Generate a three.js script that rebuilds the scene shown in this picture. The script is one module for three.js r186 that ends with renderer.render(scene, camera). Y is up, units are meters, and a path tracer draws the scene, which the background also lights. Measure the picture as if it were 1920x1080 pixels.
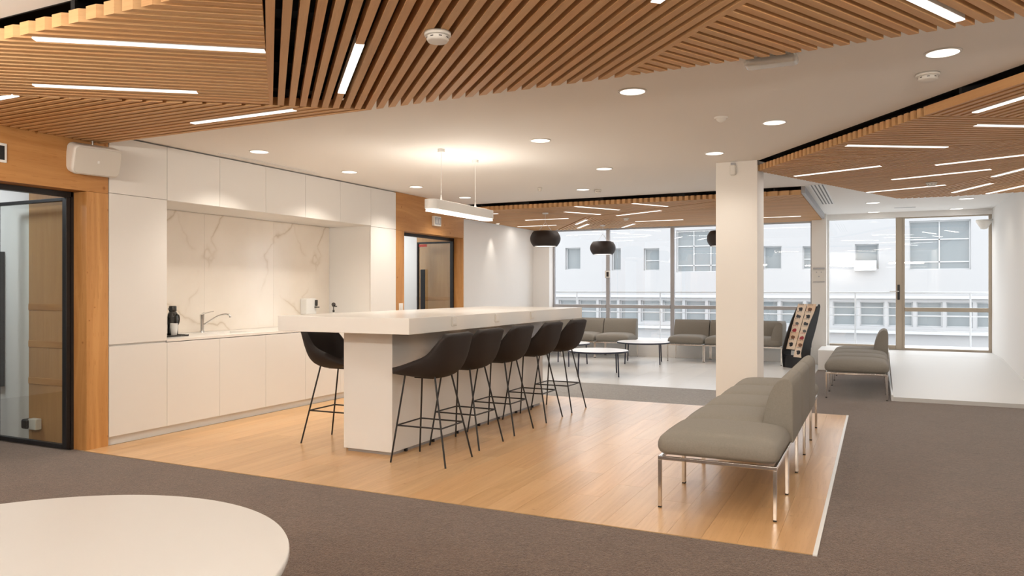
import * as THREE from 'three';
import { RoundedBoxGeometry } from 'three/addons/geometries/RoundedBoxGeometry.js';
import { mergeGeometries, mergeVertices, toCreasedNormals } from 'three/addons/utils/BufferGeometryUtils.js';
import { RectAreaLightUniformsLib } from 'three/addons/lights/RectAreaLightUniformsLib.js';

// ---------------------------------------------------------------- camera, sky, exposure
RectAreaLightUniformsLib.init();
const scene = new THREE.Scene();
const camera = new THREE.PerspectiveCamera(41.65, 1920 / 1080, 0.05, 200);
camera.rotation.order = 'YXZ';
camera.position.set(0, 1.4, 0);
camera.rotation.set(0.0007, THREE.MathUtils.degToRad(25.752), 0);
camera.updateMatrixWorld();
const renderer = new THREE.WebGLRenderer({ antialias: true });
renderer.toneMapping = THREE.LinearToneMapping;
renderer.toneMappingExposure = 1.12;
renderer.shadowMap.enabled = true;
// flat overcast sky
scene.background = new THREE.Color().setRGB(2.5, 2.61, 2.72);

// lamp colours (linear) and strengths
const WARM = new THREE.Color().setRGB(1.0, 0.905, 0.78);
const NEUTRAL = new THREE.Color().setRGB(1.0, 0.94, 0.87);
const COOL = new THREE.Color().setRGB(0.9, 0.97, 1.0);
const STRIP_RADIANCE = 56, DOWNLIGHT_CANDELA = 3.1, KITCHEN_CANDELA = 9.5;

// ---------------------------------------------------------------- helpers
let seed = 20240;
const rnd = () => { seed = (seed * 1664525 + 1013904223) >>> 0; return seed / 4294967296; };
const rr = (a, b) => a + (b - a) * rnd();
const taken = {};
function numbered(n) { const k = taken[n] = (taken[n] ?? -1) + 1; return k ? `${n}_${String(k).padStart(3, '0')}` : n; }
function tag(o, label, category, group) { o.userData.label = label; o.userData.category = category; if (group) o.userData.group = group; return o; }
function thing(name, label, category, pos = [0, 0, 0], turn = 0, group) {
  const g = new THREE.Group(); g.name = numbered(name); g.position.set(...pos); g.rotation.y = turn; scene.add(g);
  return tag(g, label, category, group);
}
function mesh(name, geo, mat, parent) {
  const m = new THREE.Mesh(geo, mat); m.name = parent ? name : numbered(name); (parent ?? scene).add(m); return m;
}
function struct(name, geo, mat, label) { const m = mesh(name, geo, mat); m.userData.kind = 'structure'; if (label) m.userData.label = label; return m; }
function structGroup(name, label) { const g = new THREE.Group(); g.name = numbered(name); g.userData.kind = 'structure'; if (label) g.userData.label = label; scene.add(g); return g; }
// box uv in metres; axis 'x','y','z' says which way the grain (u) runs
function uvMetres(geo, grain = 'z') {
  const p = geo.attributes.position, n = geo.attributes.normal, uv = new Float32Array(p.count * 2);
  for (let i = 0; i < p.count; i++) {
    const P = { x: p.getX(i), y: p.getY(i), z: p.getZ(i) }, N = { x: Math.abs(n.getX(i)), y: Math.abs(n.getY(i)), z: Math.abs(n.getZ(i)) };
    const k = N.x > N.y && N.x > N.z ? 'x' : N.y > N.z ? 'y' : 'z', rest = ['x', 'y', 'z'].filter((a) => a !== k);
    const u = rest.includes(grain) ? grain : rest[0], v = rest.find((a) => a !== u);
    uv[2 * i] = P[u]; uv[2 * i + 1] = P[v];
  }
  geo.setAttribute('uv', new THREE.BufferAttribute(uv, 2)); return geo;
}
// box from corner to corner
function bx(x0, x1, y0, y1, z0, z1, grain) {
  const g = new THREE.BoxGeometry(Math.abs(x1 - x0), Math.abs(y1 - y0), Math.abs(z1 - z0));
  g.translate((x0 + x1) / 2, (y0 + y1) / 2, (z0 + z1) / 2); return uvMetres(g, grain);
}
function rbx(x0, x1, y0, y1, z0, z1, r = 0.004, seg = 2, grain) {
  const w = Math.abs(x1 - x0), h = Math.abs(y1 - y0), d = Math.abs(z1 - z0);
  const g = new RoundedBoxGeometry(w, h, d, seg, Math.min(r, w / 2.01, h / 2.01, d / 2.01));
  g.translate((x0 + x1) / 2, (y0 + y1) / 2, (z0 + z1) / 2); return uvMetres(g, grain);
}
function cyl(r0, r1, h, x, y, z, seg = 32) { const g = new THREE.CylinderGeometry(r0, r1, h, seg); g.translate(x, y, z); return g; }
function rod(a, b, r, seg = 10) {
  const A = new THREE.Vector3(...a), B = new THREE.Vector3(...b), d = B.clone().sub(A), g = new THREE.CylinderGeometry(r, r, d.length(), seg);
  g.applyQuaternion(new THREE.Quaternion().setFromUnitVectors(new THREE.Vector3(0, 1, 0), d.normalize()));
  g.translate((A.x + B.x) / 2, (A.y + B.y) / 2, (A.z + B.z) / 2); return g;
}
const lathe = (pts, seg = 40) => new THREE.LatheGeometry(pts.map(([x, y]) => new THREE.Vector2(x, y)), seg);
const join = (...g) => mergeGeometries(g.map((q) => { const k = q.index ? q.toNonIndexed() : q; for (const a of Object.keys(k.attributes)) if (!['position', 'normal', 'uv'].includes(a)) k.deleteAttribute(a); return k; }));
// upright prism over a convex polygon [[x,z],...], uv along direction d
function prism(poly, y0, y1, d = [1, 0], shift = 0) {
  const pos = [], uv = [], n = [];
  let area = 0; for (let i = 0; i < poly.length; i++) { const a = poly[i], b = poly[(i + 1) % poly.length]; area += a[0] * b[1] - b[0] * a[1]; }
  const P = area > 0 ? poly : [...poly].reverse();
  const push = (x, y, z, nx, ny, nz, U, V) => { pos.push(x, y, z); n.push(nx, ny, nz); uv.push(U + shift * 3.7, V + shift); };
  const along = (p) => p[0] * d[0] + p[1] * d[1], across = (p) => -p[0] * d[1] + p[1] * d[0];
  for (let i = 1; i + 1 < P.length; i++) {
    for (const q of [P[0], P[i], P[i + 1]]) push(q[0], y0, q[1], 0, -1, 0, along(q), across(q));
    for (const q of [P[0], P[i + 1], P[i]]) push(q[0], y1, q[1], 0, 1, 0, along(q), across(q));
  }
  for (let i = 0; i < P.length; i++) {
    const a = P[i], b = P[(i + 1) % P.length], ex = b[0] - a[0], ez = b[1] - a[1], l = Math.hypot(ex, ez) || 1, nx = ez / l, nz = -ex / l;
    const par = Math.abs((ex * d[0] + ez * d[1]) / l) > 0.7, U = par ? along : across;
    for (const [q, y] of [[a, y0], [b, y1], [b, y0], [a, y0], [a, y1], [b, y1]]) push(q[0], y, q[1], nx, 0, nz, par ? U(q) : y, par ? y : U(q));
  }
  const g = new THREE.BufferGeometry();
  g.setAttribute('position', new THREE.Float32BufferAttribute(pos, 3)); g.setAttribute('normal', new THREE.Float32BufferAttribute(n, 3)); g.setAttribute('uv', new THREE.Float32BufferAttribute(uv, 2));
  return g;
}
function clipHalf(poly, nx, nz, c) { // keep nx*x+nz*z <= c
  const out = [];
  for (let i = 0; i < poly.length; i++) {
    const a = poly[i], b = poly[(i + 1) % poly.length], da = nx * a[0] + nz * a[1] - c, db = nx * b[0] + nz * b[1] - c;
    if (da <= 0) out.push(a);
    if ((da < 0 && db > 0) || (da > 0 && db < 0)) { const t = da / (da - db); out.push([a[0] + (b[0] - a[0]) * t, a[1] + (b[1] - a[1]) * t]); }
  }
  return out;
}
// upholstered block: rounded box with a crowned top
function cushion(w, h, d, r, crown) {
  const g = new THREE.BoxGeometry(w, h, d, 20, 8, 20), p = g.attributes.position, v = new THREE.Vector3(), c = new THREE.Vector3();
  for (let i = 0; i < p.count; i++) {
    v.fromBufferAttribute(p, i); const b = Math.min(r, h / 2 - 0.004);
    c.set(THREE.MathUtils.clamp(v.x, -w / 2 + r, w / 2 - r), THREE.MathUtils.clamp(v.y, -h / 2 + b, h / 2 - b), THREE.MathUtils.clamp(v.z, -d / 2 + r, d / 2 - r));
    const q = v.clone().sub(c); q.y *= r / b; if (q.length() > 1e-6) q.setLength(Math.min(q.length(), r)); q.y *= b / r; v.copy(c).add(q);
    const f = Math.max(0, 1 - (2 * v.x / w) ** 4) * Math.max(0, 1 - (2 * v.z / d) ** 4);
    if (v.y > 0) v.y += crown * f * (v.y / (h / 2));
    p.setXYZ(i, v.x, v.y, v.z);
  }
  g.deleteAttribute('normal'); g.deleteAttribute('uv'); const m = mergeVertices(g, 1e-5); m.computeVertexNormals(); return uvMetres(m, 'x');
}

// ---------------------------------------------------------------- procedural textures
function hash(x, y, s) { let h = (x * 374761393 + y * 668265263 + s * 982451653) | 0; h = Math.imul(h ^ (h >>> 13), 1274126177); return ((h ^ (h >>> 16)) >>> 0) / 4294967296; }
function noise(x, y, px, py, s) { // value noise, periodic
  const xi = Math.floor(x), yi = Math.floor(y), fx = x - xi, fy = y - yi, u = fx * fx * (3 - 2 * fx), v = fy * fy * (3 - 2 * fy);
  const w = (a, n) => ((a % n) + n) % n, a = hash(w(xi, px), w(yi, py), s), b = hash(w(xi + 1, px), w(yi, py), s), c = hash(w(xi, px), w(yi + 1, py), s), d = hash(w(xi + 1, px), w(yi + 1, py), s);
  return a + (b - a) * u + (c - a) * v + (a - b - c + d) * u * v;
}
function fbm(u, v, px, py, oct, s) { let r = 0, a = 0.5, t = 0; for (let o = 0; o < oct; o++) { r += a * noise(u * px, v * py, px, py, s + o); t += a; a *= 0.5; px *= 2; py *= 2; } return r / t; }
function texture(w, h, f, { color = true, rep = [1, 1] } = {}) {
  const data = new Uint8Array(w * h * 4);
  for (let y = 0; y < h; y++) for (let x = 0; x < w; x++) {
    const c = f(x / w, y / h), i = 4 * (y * w + x);
    if (typeof c === 'number') data[i] = data[i + 1] = data[i + 2] = Math.max(0, Math.min(255, c * 255));
    else for (let k = 0; k < 3; k++) data[i + k] = Math.max(0, Math.min(255, c[k] * 255));
    data[i + 3] = 255;
  }
  const t = new THREE.DataTexture(data, w, h); t.wrapS = t.wrapT = THREE.RepeatWrapping; t.magFilter = THREE.LinearFilter; t.minFilter = THREE.LinearMipmapLinearFilter; t.generateMipmaps = true;
  if (color) t.colorSpace = THREE.SRGBColorSpace;
  t.repeat.set(...rep); t.needsUpdate = true; return t;
}
const mix = (a, b, t) => a.map((q, i) => q + (b[i] - q) * t);
const std = (o) => new THREE.MeshStandardMaterial(o);
const phys = (o) => new THREE.MeshPhysicalMaterial(o);
const lin = (r, g, b) => new THREE.Color().setRGB(r, g, b);

// oak: u runs with the grain
function oak(w, h, light, dark, s, knots = 0, px = 2, py = 40) {
  const ks = []; for (let i = 0; i < knots; i++) ks.push([hash(i, 1, s), hash(i, 2, s), 0.004 + 0.006 * hash(i, 3, s)]);
  return (u, v) => {
    const warp = fbm(u, v, 2, 3, 3, s) * 0.12;
    const fine = fbm(u, v + warp, px, py, 3, s + 7), wide = fbm(u, v + warp * 2, 2, 8, 3, s + 13), pore = noise(u * 24, v * 260, 24, 260, s + 19);
    let t = 0.5 * fine + 0.45 * wide + (pore > 0.82 ? 0.18 : 0);
    for (const [kx, ky, kr] of ks) { const dx = (u - kx) * 2, dy = v - ky, d = Math.hypot(dx, dy); if (d < kr * 4) t += 0.9 * Math.exp(-((d / kr) ** 2)) + 0.15 * Math.exp(-d / kr); }
    return mix(light, dark, Math.min(1.2, t));
  };
}
const T = {};
T.slat = texture(1024, 512, oak(1024, 512, [0.865, 0.7, 0.505], [0.75, 0.57, 0.385], 3), { rep: [0.6, 1.4] });
T.portal = texture(1024, 1024, oak(1024, 1024, [0.84, 0.64, 0.41], [0.64, 0.425, 0.21], 41, 22), { rep: [0.5, 0.8] });
T.parquet = texture(1024, 512, oak(1024, 512, [0.89, 0.745, 0.565], [0.73, 0.56, 0.375], 77, 3), { rep: [0.5, 1.0] });
T.carpet = texture(1024, 1024, (u, v) => { const a = noise(u * 300, v * 300, 300, 300, 5), b = fbm(u, v, 90, 90, 2, 8), c = fbm(u, v, 9, 9, 3, 11); const t = 0.5 + 1.25 * (0.5 * a + 0.35 * b + 0.15 * c - 0.5); return mix([0.26, 0.2, 0.165], [0.48, 0.4, 0.345], t); }, { rep: [0.8, 0.8] });
T.carpetBump = texture(1024, 1024, (u, v) => 0.6 * noise(u * 420, v * 420, 420, 420, 5) + 0.4 * fbm(u, v, 110, 110, 2, 8), { color: false, rep: [0.8, 0.8] });
T.fabric = texture(512, 512, (u, v) => { const a = 0.5 + 0.5 * Math.sin(u * 256 * Math.PI) * Math.sin(v * 256 * Math.PI), b = fbm(u, v, 60, 60, 3, 21); return mix([0.49, 0.47, 0.44], [0.575, 0.555, 0.52], 0.5 * a + 0.5 * b); }, { rep: [3, 3] });
T.fabricBump = texture(512, 512, (u, v) => 0.25 + 0.25 * Math.sin(u * 256 * Math.PI) * Math.sin(v * 256 * Math.PI) + 0.5 * fbm(u, v, 60, 60, 3, 21), { color: false, rep: [3, 3] });
T.marble = texture(1024, 1024, (u, v) => {
  const w1 = fbm(u, v, 3, 3, 5, 31), w2 = fbm(u, v, 5, 4, 4, 37), cloud = fbm(u, v, 4, 4, 4, 33);
  const line = (k, o) => { const q = Math.abs(((u * k[0] + v * k[1] + w1 * 0.9 + o) % 1) - 0.5); return Math.exp(-q * 55); };
  const vein = line([2, 1], 0.1) * Math.max(0, w2 - 0.38) * 3.2 + line([1, -2], 0.63) * Math.max(0, cloud - 0.42) * 2.6;
  return mix(mix([0.955, 0.93, 0.9], [0.9, 0.865, 0.82], cloud), [0.72, 0.65, 0.56], Math.min(0.55, vein * 0.7));
}, { rep: [0.55, 0.55] });
T.paint = texture(256, 256, (u, v) => 0.5 * noise(u * 128, v * 128, 128, 128, 61) + 0.5 * fbm(u, v, 30, 30, 2, 63), { color: false, rep: [2, 2] });

// ---------------------------------------------------------------- materials
const M = {};
M.ceiling = std({ color: lin(0.87, 0.855, 0.835), roughness: 0.95, bumpMap: T.paint, bumpScale: 0.0004 });
M.wall = std({ color: lin(0.86, 0.85, 0.835), roughness: 0.85, bumpMap: T.paint, bumpScale: 0.0004 });
M.pillar = std({ color: lin(0.84, 0.82, 0.79), roughness: 0.8, bumpMap: T.paint, bumpScale: 0.0004 });
M.slats = [lin(1, 1, 1), lin(0.93, 0.92, 0.9), lin(1.0, 0.95, 0.9)].map((c) => std({ map: T.slat, color: c, roughness: 0.55 }));
M.black = std({ color: lin(0.008, 0.008, 0.009), roughness: 0.9 });
M.portal = std({ map: T.portal, roughness: 0.5 });
M.parquet = [lin(1, 1, 1), lin(0.94, 0.93, 0.91), lin(1.0, 0.97, 0.93), lin(0.96, 0.965, 0.96)].map((c) => std({ map: T.parquet, color: c, roughness: 0.28 }));
M.lounge = [lin(0.71, 0.695, 0.67), lin(0.69, 0.675, 0.655), lin(0.725, 0.71, 0.685)].map((c) => std({ color: c, roughness: 0.27 }));  // floor colour paled and greyed so it carries the daylight glare
M.subfloor = std({ color: lin(0.34, 0.25, 0.16), roughness: 0.9 });
M.carpet = phys({ map: T.carpet, bumpMap: T.carpetBump, bumpScale: 0.003, roughness: 1, sheen: 1, sheenRoughness: 0.6, sheenColor: lin(0.8, 0.78, 0.76) });
M.ramp = std({ color: lin(0.66, 0.655, 0.64), roughness: 0.45 });
M.cabinet = std({ color: lin(0.78, 0.77, 0.755), roughness: 0.45 });
M.solid = phys({ color: lin(0.82, 0.8, 0.77), roughness: 0.3, clearcoat: 0.3, clearcoatRoughness: 0.2 });
M.marble = phys({ map: T.marble, roughness: 0.16, clearcoat: 0.4, clearcoatRoughness: 0.05 });
M.fabric = std({ map: T.fabric, bumpMap: T.fabricBump, bumpScale: 0.001, roughness: 0.95 });
M.chrome = std({ color: lin(0.72, 0.7, 0.68), metalness: 1, roughness: 0.16 });
M.steel = std({ color: lin(0.55, 0.54, 0.53), metalness: 1, roughness: 0.35 });
M.stool = std({ color: lin(0.014, 0.009, 0.0085), roughness: 0.75 });
M.stoolMetal = std({ color: lin(0.012, 0.011, 0.012), roughness: 0.45 });
M.navy = std({ color: lin(0.012, 0.016, 0.04), roughness: 0.4 });
M.tableTop = phys({ color: lin(0.68, 0.665, 0.65), roughness: 0.35 });
M.blackGloss = phys({ color: lin(0.01, 0.009, 0.009), roughness: 0.15, clearcoat: 0.6 });
M.frameBlack = std({ color: lin(0.01, 0.01, 0.012), roughness: 0.4 });
M.alu = std({ color: lin(0.42, 0.42, 0.44), metalness: 0.4, roughness: 0.5 });
M.bronze = std({ color: lin(0.42, 0.36, 0.29), metalness: 0.3, roughness: 0.5 });
M.whiteMetal = std({ color: lin(0.78, 0.78, 0.77), roughness: 0.4 });
M.plastic = std({ color: lin(0.76, 0.74, 0.7), roughness: 0.5 });
M.speaker = std({ color: lin(0.62, 0.59, 0.54), roughness: 0.7 });
M.glass = phys({ color: lin(1, 1, 1), roughness: 0, transmission: 1, thickness: 0, ior: 1.5, metalness: 0 });
M.doorGlass = phys({ color: lin(0.93, 0.95, 0.94), roughness: 0, transmission: 1, thickness: 0, ior: 1.5 });
M.lampWhite = std({ color: lin(0.9, 0.9, 0.88), emissive: lin(1, 0.95, 0.88), emissiveIntensity: 1.2, roughness: 0.6 });
M.lampWarm = std({ color: lin(0.9, 0.88, 0.84), emissive: lin(1, 0.93, 0.84), emissiveIntensity: 1.5, roughness: 0.6 });
M.lampCool = std({ color: lin(0.9, 0.9, 0.9), emissive: lin(0.95, 0.98, 1), emissiveIntensity: 1.2, roughness: 0.6 });
M.clearPlastic = phys({ color: lin(0.9, 0.9, 0.88), roughness: 0.25, transmission: 0.55, thickness: 0 });
M.shade = std({ color: lin(0.02, 0.012, 0.01), roughness: 0.6 });
M.facade = std({ color: lin(0.4, 0.4, 0.405), roughness: 0.95 });
M.facadeTrim = std({ color: lin(0.5, 0.51, 0.52), roughness: 0.8 });
M.facadeGlass = phys({ color: lin(0.2, 0.225, 0.235), roughness: 0.12 });
M.ground = std({ color: lin(0.4, 0.4, 0.39), roughness: 1 });
M.balcony = std({ color: lin(0.76, 0.76, 0.75), roughness: 0.9 });
M.beigePanel = std({ map: T.slat, color: lin(0.9, 0.85, 0.78), roughness: 0.5 });
M.red = std({ color: lin(0.5, 0.05, 0.03), roughness: 0.5 });
M.paper = std({ color: lin(0.78, 0.72, 0.64), roughness: 0.8 });

// ---------------------------------------------------------------- floors
const CEIL = 2.77, WIN = -15.3, LWALL = -6.13, RWALL = 1.77, BACK = 3.2;
struct('floor', bx(-10.2, RWALL + 0.1, -0.15, 0, BACK, WIN - 0.1, 'z'), M.carpet, 'grey-brown short-pile carpet');
function planks(root, x0, x1, z0, z1, w, len, mats, y1) { // boards run along z
  const cols = Math.round((x1 - x0) / w), ww = (x1 - x0) / cols;
  for (let c = 0; c < cols; c++) {
    let z = z0, first = true;
    while (z > z1 + 1e-6) {
      let l = first ? len * (0.3 + 0.7 * ((c * 0.37) % 1)) : len; first = false;
      let e = Math.max(z1, z - l); if (e - z1 < 0.15) e = z1;
      const g = 0.0006, a = x0 + c * ww + g, b = x0 + (c + 1) * ww - g;
      mesh('plank', prism([[a, z - g], [b, z - g], [b, e + g], [a, e + g]], 0.0005, y1, [0, 1], rnd() * 7), mats[Math.floor(rnd() * mats.length)], root);
      z = e;
    }
  }
}
const parquet = structGroup('floor', 'pale oak plank floor around the kitchen island');
mesh('underlay', bx(-6.2, -0.305, 0, 0.003, -4.262, -9.1), M.subfloor, parquet);
planks(parquet, -6.13, -0.305, -4.262, -9.1, 0.195, 1.4, M.parquet, 0.006);
const loungeFloor = structGroup('floor', 'plank floor in the lounge by the windows, paled to hold daylight glare');
mesh('underlay', bx(-6.75, -0.92, 0, 0.003, -10.57, -15.2), M.lounge[1], loungeFloor);
planks(loungeFloor, -6.75, -0.92, -10.57, -15.2, 0.42, 1.9, M.lounge, 0.006);
struct('trim', bx(-0.305, -0.283, 0, 0.008, -4.255, -9.1), M.whiteMetal, 'pale metal edge strip of the oak floor');
T.carpetGlare = texture(512, 512, (u, v) => mix([0.54, 0.53, 0.52], [0.7, 0.69, 0.68], 0.6 * noise(u * 200, v * 200, 200, 200, 15) + 0.4 * fbm(u, v, 60, 60, 2, 18)), { rep: [0.8, 0.8] });  // carpet colour lightened: grazing sheen and window glare are painted in
M.carpetGlare = std({ map: T.carpetGlare, bumpMap: T.carpetBump, bumpScale: 0.003, roughness: 1 });
struct('floor', bx(-6.75, -0.92, 0, 0.0055, -9.1, -10.57, 'x'), M.carpetGlare, 'carpet strip, lightened to hold grazing glare, between the oak floor and the lounge');
// ramp and landing up to the terrace door
{
  const s = new THREE.Shape(); s.moveTo(-10.55, 0); s.lineTo(-10.55, 0.05); s.lineTo(-14.0, 0.3); s.lineTo(-15.2, 0.3); s.lineTo(-15.2, 0); s.closePath();
  const g = new THREE.ExtrudeGeometry(s, { depth: RWALL - 0.18, bevelEnabled: false }); // shape x -> world z
  g.applyMatrix4(new THREE.Matrix4().set(0, 0, 1, 0.18, 0, 1, 0, 0, 1, 0, 0, 0, 0, 0, 0, 1));
  const idx = g.index ? g.toNonIndexed() : g; idx.computeVertexNormals();
  // the axis swap mirrors the shape: turn the faces round again
  const p = idx.attributes.position; for (let i = 0; i < p.count; i += 3) { const a = [p.getX(i + 1), p.getY(i + 1), p.getZ(i + 1)]; p.setXYZ(i + 1, p.getX(i + 2), p.getY(i + 2), p.getZ(i + 2)); p.setXYZ(i + 2, ...a); }
  idx.computeVertexNormals(); uvMetres(idx, 'z');
  const ramp = struct('ramp', idx, M.ramp, 'white access ramp rising to the terrace door');
  mesh('kerb', rbx(0.155, 0.18, 0, 0.075, -10.54, -14.0, 0.004), M.whiteMetal, ramp);
  struct('landing', rbx(-0.92, 0.18, 0, 0.345, -14.0, -15.2, 0.006), M.wall, 'low white boxed-in step under the fixed window');
}

// ---------------------------------------------------------------- slat rafts (geometry data)
const SB = 2.66, ST = 2.724, PITCH = 0.0735, SW = 0.041;
const unit = (a) => { const l = Math.hypot(...a); return [a[0] / l, a[1] / l]; };
const rafts = [
  { outline: [[-6.09, -2.33], [1.7, -2.33], [1.7, -3.98], [0.57, -4.2], [-0.325, -4.3], [-1.37, -4.345], [-3.22, -4.375], [-6.09, -4.385]],
    power: 0.72, label: 'large oak slat ceiling raft hanging over the front of the room', facets: [
    { poly: [[-6.09, -2.33], [-2.26, -2.33], [-3.757, -3.955]], d: unit([0.811, -0.585]), lights: [
      [[-3.842, -2.398], [-2.95, -3.08], 'long linear light at the outer end of the front slat raft, above the speaker wall'],
      [[-4.715, -2.94], [-3.942, -3.51], 'shorter linear light below the long one in the front slat raft'] ] },
    { poly: [[-2.26, -2.33], [0.56, -2.33], [-1.37, -4.345], [-3.22, -4.375], [-3.757, -3.955]], d: unit([-0.69, -0.725]), lights: [
      [[-3.115, -3.923], [-2.394, -3.188], 'short bright linear light near the smoke detector in the front slat raft'],
      [[-0.86, -3.30], [0.0, -2.40], 'linear light entering at the top edge between the wide front slats'] ] },
    { poly: [[-6.09, -2.36], [-3.22, -4.375], [-6.09, -4.385]], d: [1, 0], lights: [
      [[-4.711, -4.149], [-3.707, -4.149], 'linear light close to the kitchen edge of the front slat raft'],
      [[-6.0, -3.02], [-5.07, -3.02], 'linear light cut by the picture edge above the wooden door portal'] ] },
    { poly: [[0.56, -2.33], [1.7, -2.33], [1.7, -3.98], [0.57, -4.2], [-0.325, -4.3], [-1.37, -4.345]], d: unit([-0.46, 0.888]), lights: [
      [[0.35, -4.126], [-0.1, -3.258], 'linear light at the top right corner in the front slat raft'] ] } ] },
  { outline: [[-1.15, -8.45], [1.74, -4.12], [1.74, -11.8], [0.953, -11.95], [0.269, -11.93]],
    power: 0.6, color: NEUTRAL, label: 'oak slat ceiling raft beside the white pillar and over the corridor', facets: [
    { poly: [[0.317, -6.262], [1.74, -4.12], [1.74, -7.15]], d: unit([0.56, 0.83]), lights: [
      [[0.63, -6.33], [1.05, -5.70], 'topmost linear light in the corridor slat raft'] ] },
    { poly: [[0.317, -6.262], [1.74, -7.15], [1.74, -7.33], [-1.12, -8.56], [-1.15, -8.45]], d: unit([0.868, -0.52]), lights: [
      [[-0.246, -7.297], [0.56, -7.78], 'linear light in the middle of the corridor raft, second from the dark edge'],
      [[0.671, -6.846], [1.45, -7.31], 'linear light cut by the picture edge just below the topmost one'] ] },
    { poly: [[-1.12, -8.56], [1.74, -7.33], [1.74, -8.4], [0.269, -11.93]], d: unit([0.919, 0.395]), lights: [
      [[-0.836, -9.041], [0.035, -8.667], 'linear light running out from the pillar side of the corridor raft'],
      [[0.55, -8.88], [1.3, -8.557], 'linear light above the corridor raft smoke detector, reaching the picture edge'],
      [[0.167, -9.848], [1.098, -9.448], 'linear light directly beside the corridor raft smoke detector'],
      [[-0.126, -10.96], [0.745, -10.586], 'linear light nearest the window end of the corridor raft'] ] },
    { poly: [[0.269, -11.93], [1.74, -8.4], [1.74, -11.8], [0.953, -11.95]], d: unit([0.385, 0.923]), lights: [
      [[1.176, -10.06], [1.42, -9.475], 'upper of the steep linear lights at the right picture edge'],
      [[0.897, -11.495], [1.24, -10.67], 'middle of the steep linear lights, over the access ramp'],
      [[1.297, -11.81], [1.62, -11.035], 'lowest of the steep linear lights, close to the right wall'] ] } ] },
  { outline: [[-6.72, -10.82], [-0.92, -10.82], [-0.92, -15.2], [-6.72, -15.2]],
    power: 0.42, color: NEUTRAL, label: 'oak slat ceiling raft over the lounge by the windows', facets: [
    { poly: [[-6.72, -10.82], [-5.66, -10.82], [-4.65, -12.6], [-6.28, -15.2], [-6.72, -15.2]], d: [1, 0], lights: [
      [[-5.852, -12.7], [-5.0, -12.7], 'lounge linear light just behind the bigger drum pendant cords'],
      [[-6.6, -13.97], [-5.75, -13.97], 'lounge linear light nearest the left white wall'],
      [[-6.55, -11.35], [-5.75, -11.35], 'lounge linear light at the end of the hanging bar light'] ] },
    { poly: [[-5.66, -10.82], [-1.55, -10.82], [-4.65, -12.6]], d: unit([0.49, -0.87]), lights: [
      [[-4.184, -10.899], [-3.733, -11.70], 'lounge linear light at the dark front edge, left of two'],
      [[-3.248, -10.87], [-2.87, -11.5], 'lounge linear light at the dark front edge, right of two'],
      [[-4.615, -11.583], [-4.232, -12.26], 'lounge linear light pointing at the smaller fan of slats'] ] },
    { poly: [[-1.55, -10.82], [-0.92, -10.82], [-0.92, -11.2], [-4.45, -13.2], [-4.65, -12.6]], d: unit([0.87, 0.5]), lights: [
      [[-4.062, -12.6], [-3.151, -12.076], 'lounge linear light beside the lounge smoke detector'] ] },
    { poly: [[-4.65, -12.6], [-4.45, -13.2], [-3.75, -15.2], [-6.28, -15.2]], d: unit([0.531, 0.847]), lights: [
      [[-5.341, -13.971], [-4.80, -13.108], 'upper of two short parallel lights in the fan of slats at the window'],
      [[-5.649, -14.839], [-5.10, -13.964], 'lower of two short parallel lights in the fan of slats at the window'],
      [[-4.725, -15.1], [-4.25, -14.342], 'short lounge light above the middle window mullion'] ] },
    { poly: [[-4.45, -13.2], [-0.92, -11.2], [-0.92, -15.2], [-3.75, -15.2]], d: [1, 0], lights: [
      [[-4.1, -13.85], [-3.2, -13.85], 'long lounge light parallel to the windows, left of the pillar'],
      [[-2.2, -14.05], [-1.2, -14.05], 'long lounge light parallel to the windows, right of the pillar'] ] } ] },
];
function stripLight(a, b, label, y, power = 1, color = WARM) { // linear LED profile set between slats
  const L = Math.hypot(b[0] - a[0], b[1] - a[1]), cx = (a[0] + b[0]) / 2, cz = (a[1] + b[1]) / 2, turn = -Math.atan2(b[1] - a[1], b[0] - a[0]);
  const g = thing('linear_light', label, 'light', [cx, y, cz], turn);
  mesh('housing', bx(-L / 2, L / 2, 0.006, 0.05, -0.0235, 0.0235), M.whiteMetal, g);
  mesh('diffuser', bx(-L / 2, L / 2, 0, 0.006, -0.0235, 0.0235), M.lampWhite, g);
  const l = new THREE.RectAreaLight(color, STRIP_RADIANCE * power, L, 0.045); l.position.set(0, -0.004, 0); l.rotation.x = -Math.PI / 2; g.add(l);
}
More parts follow.
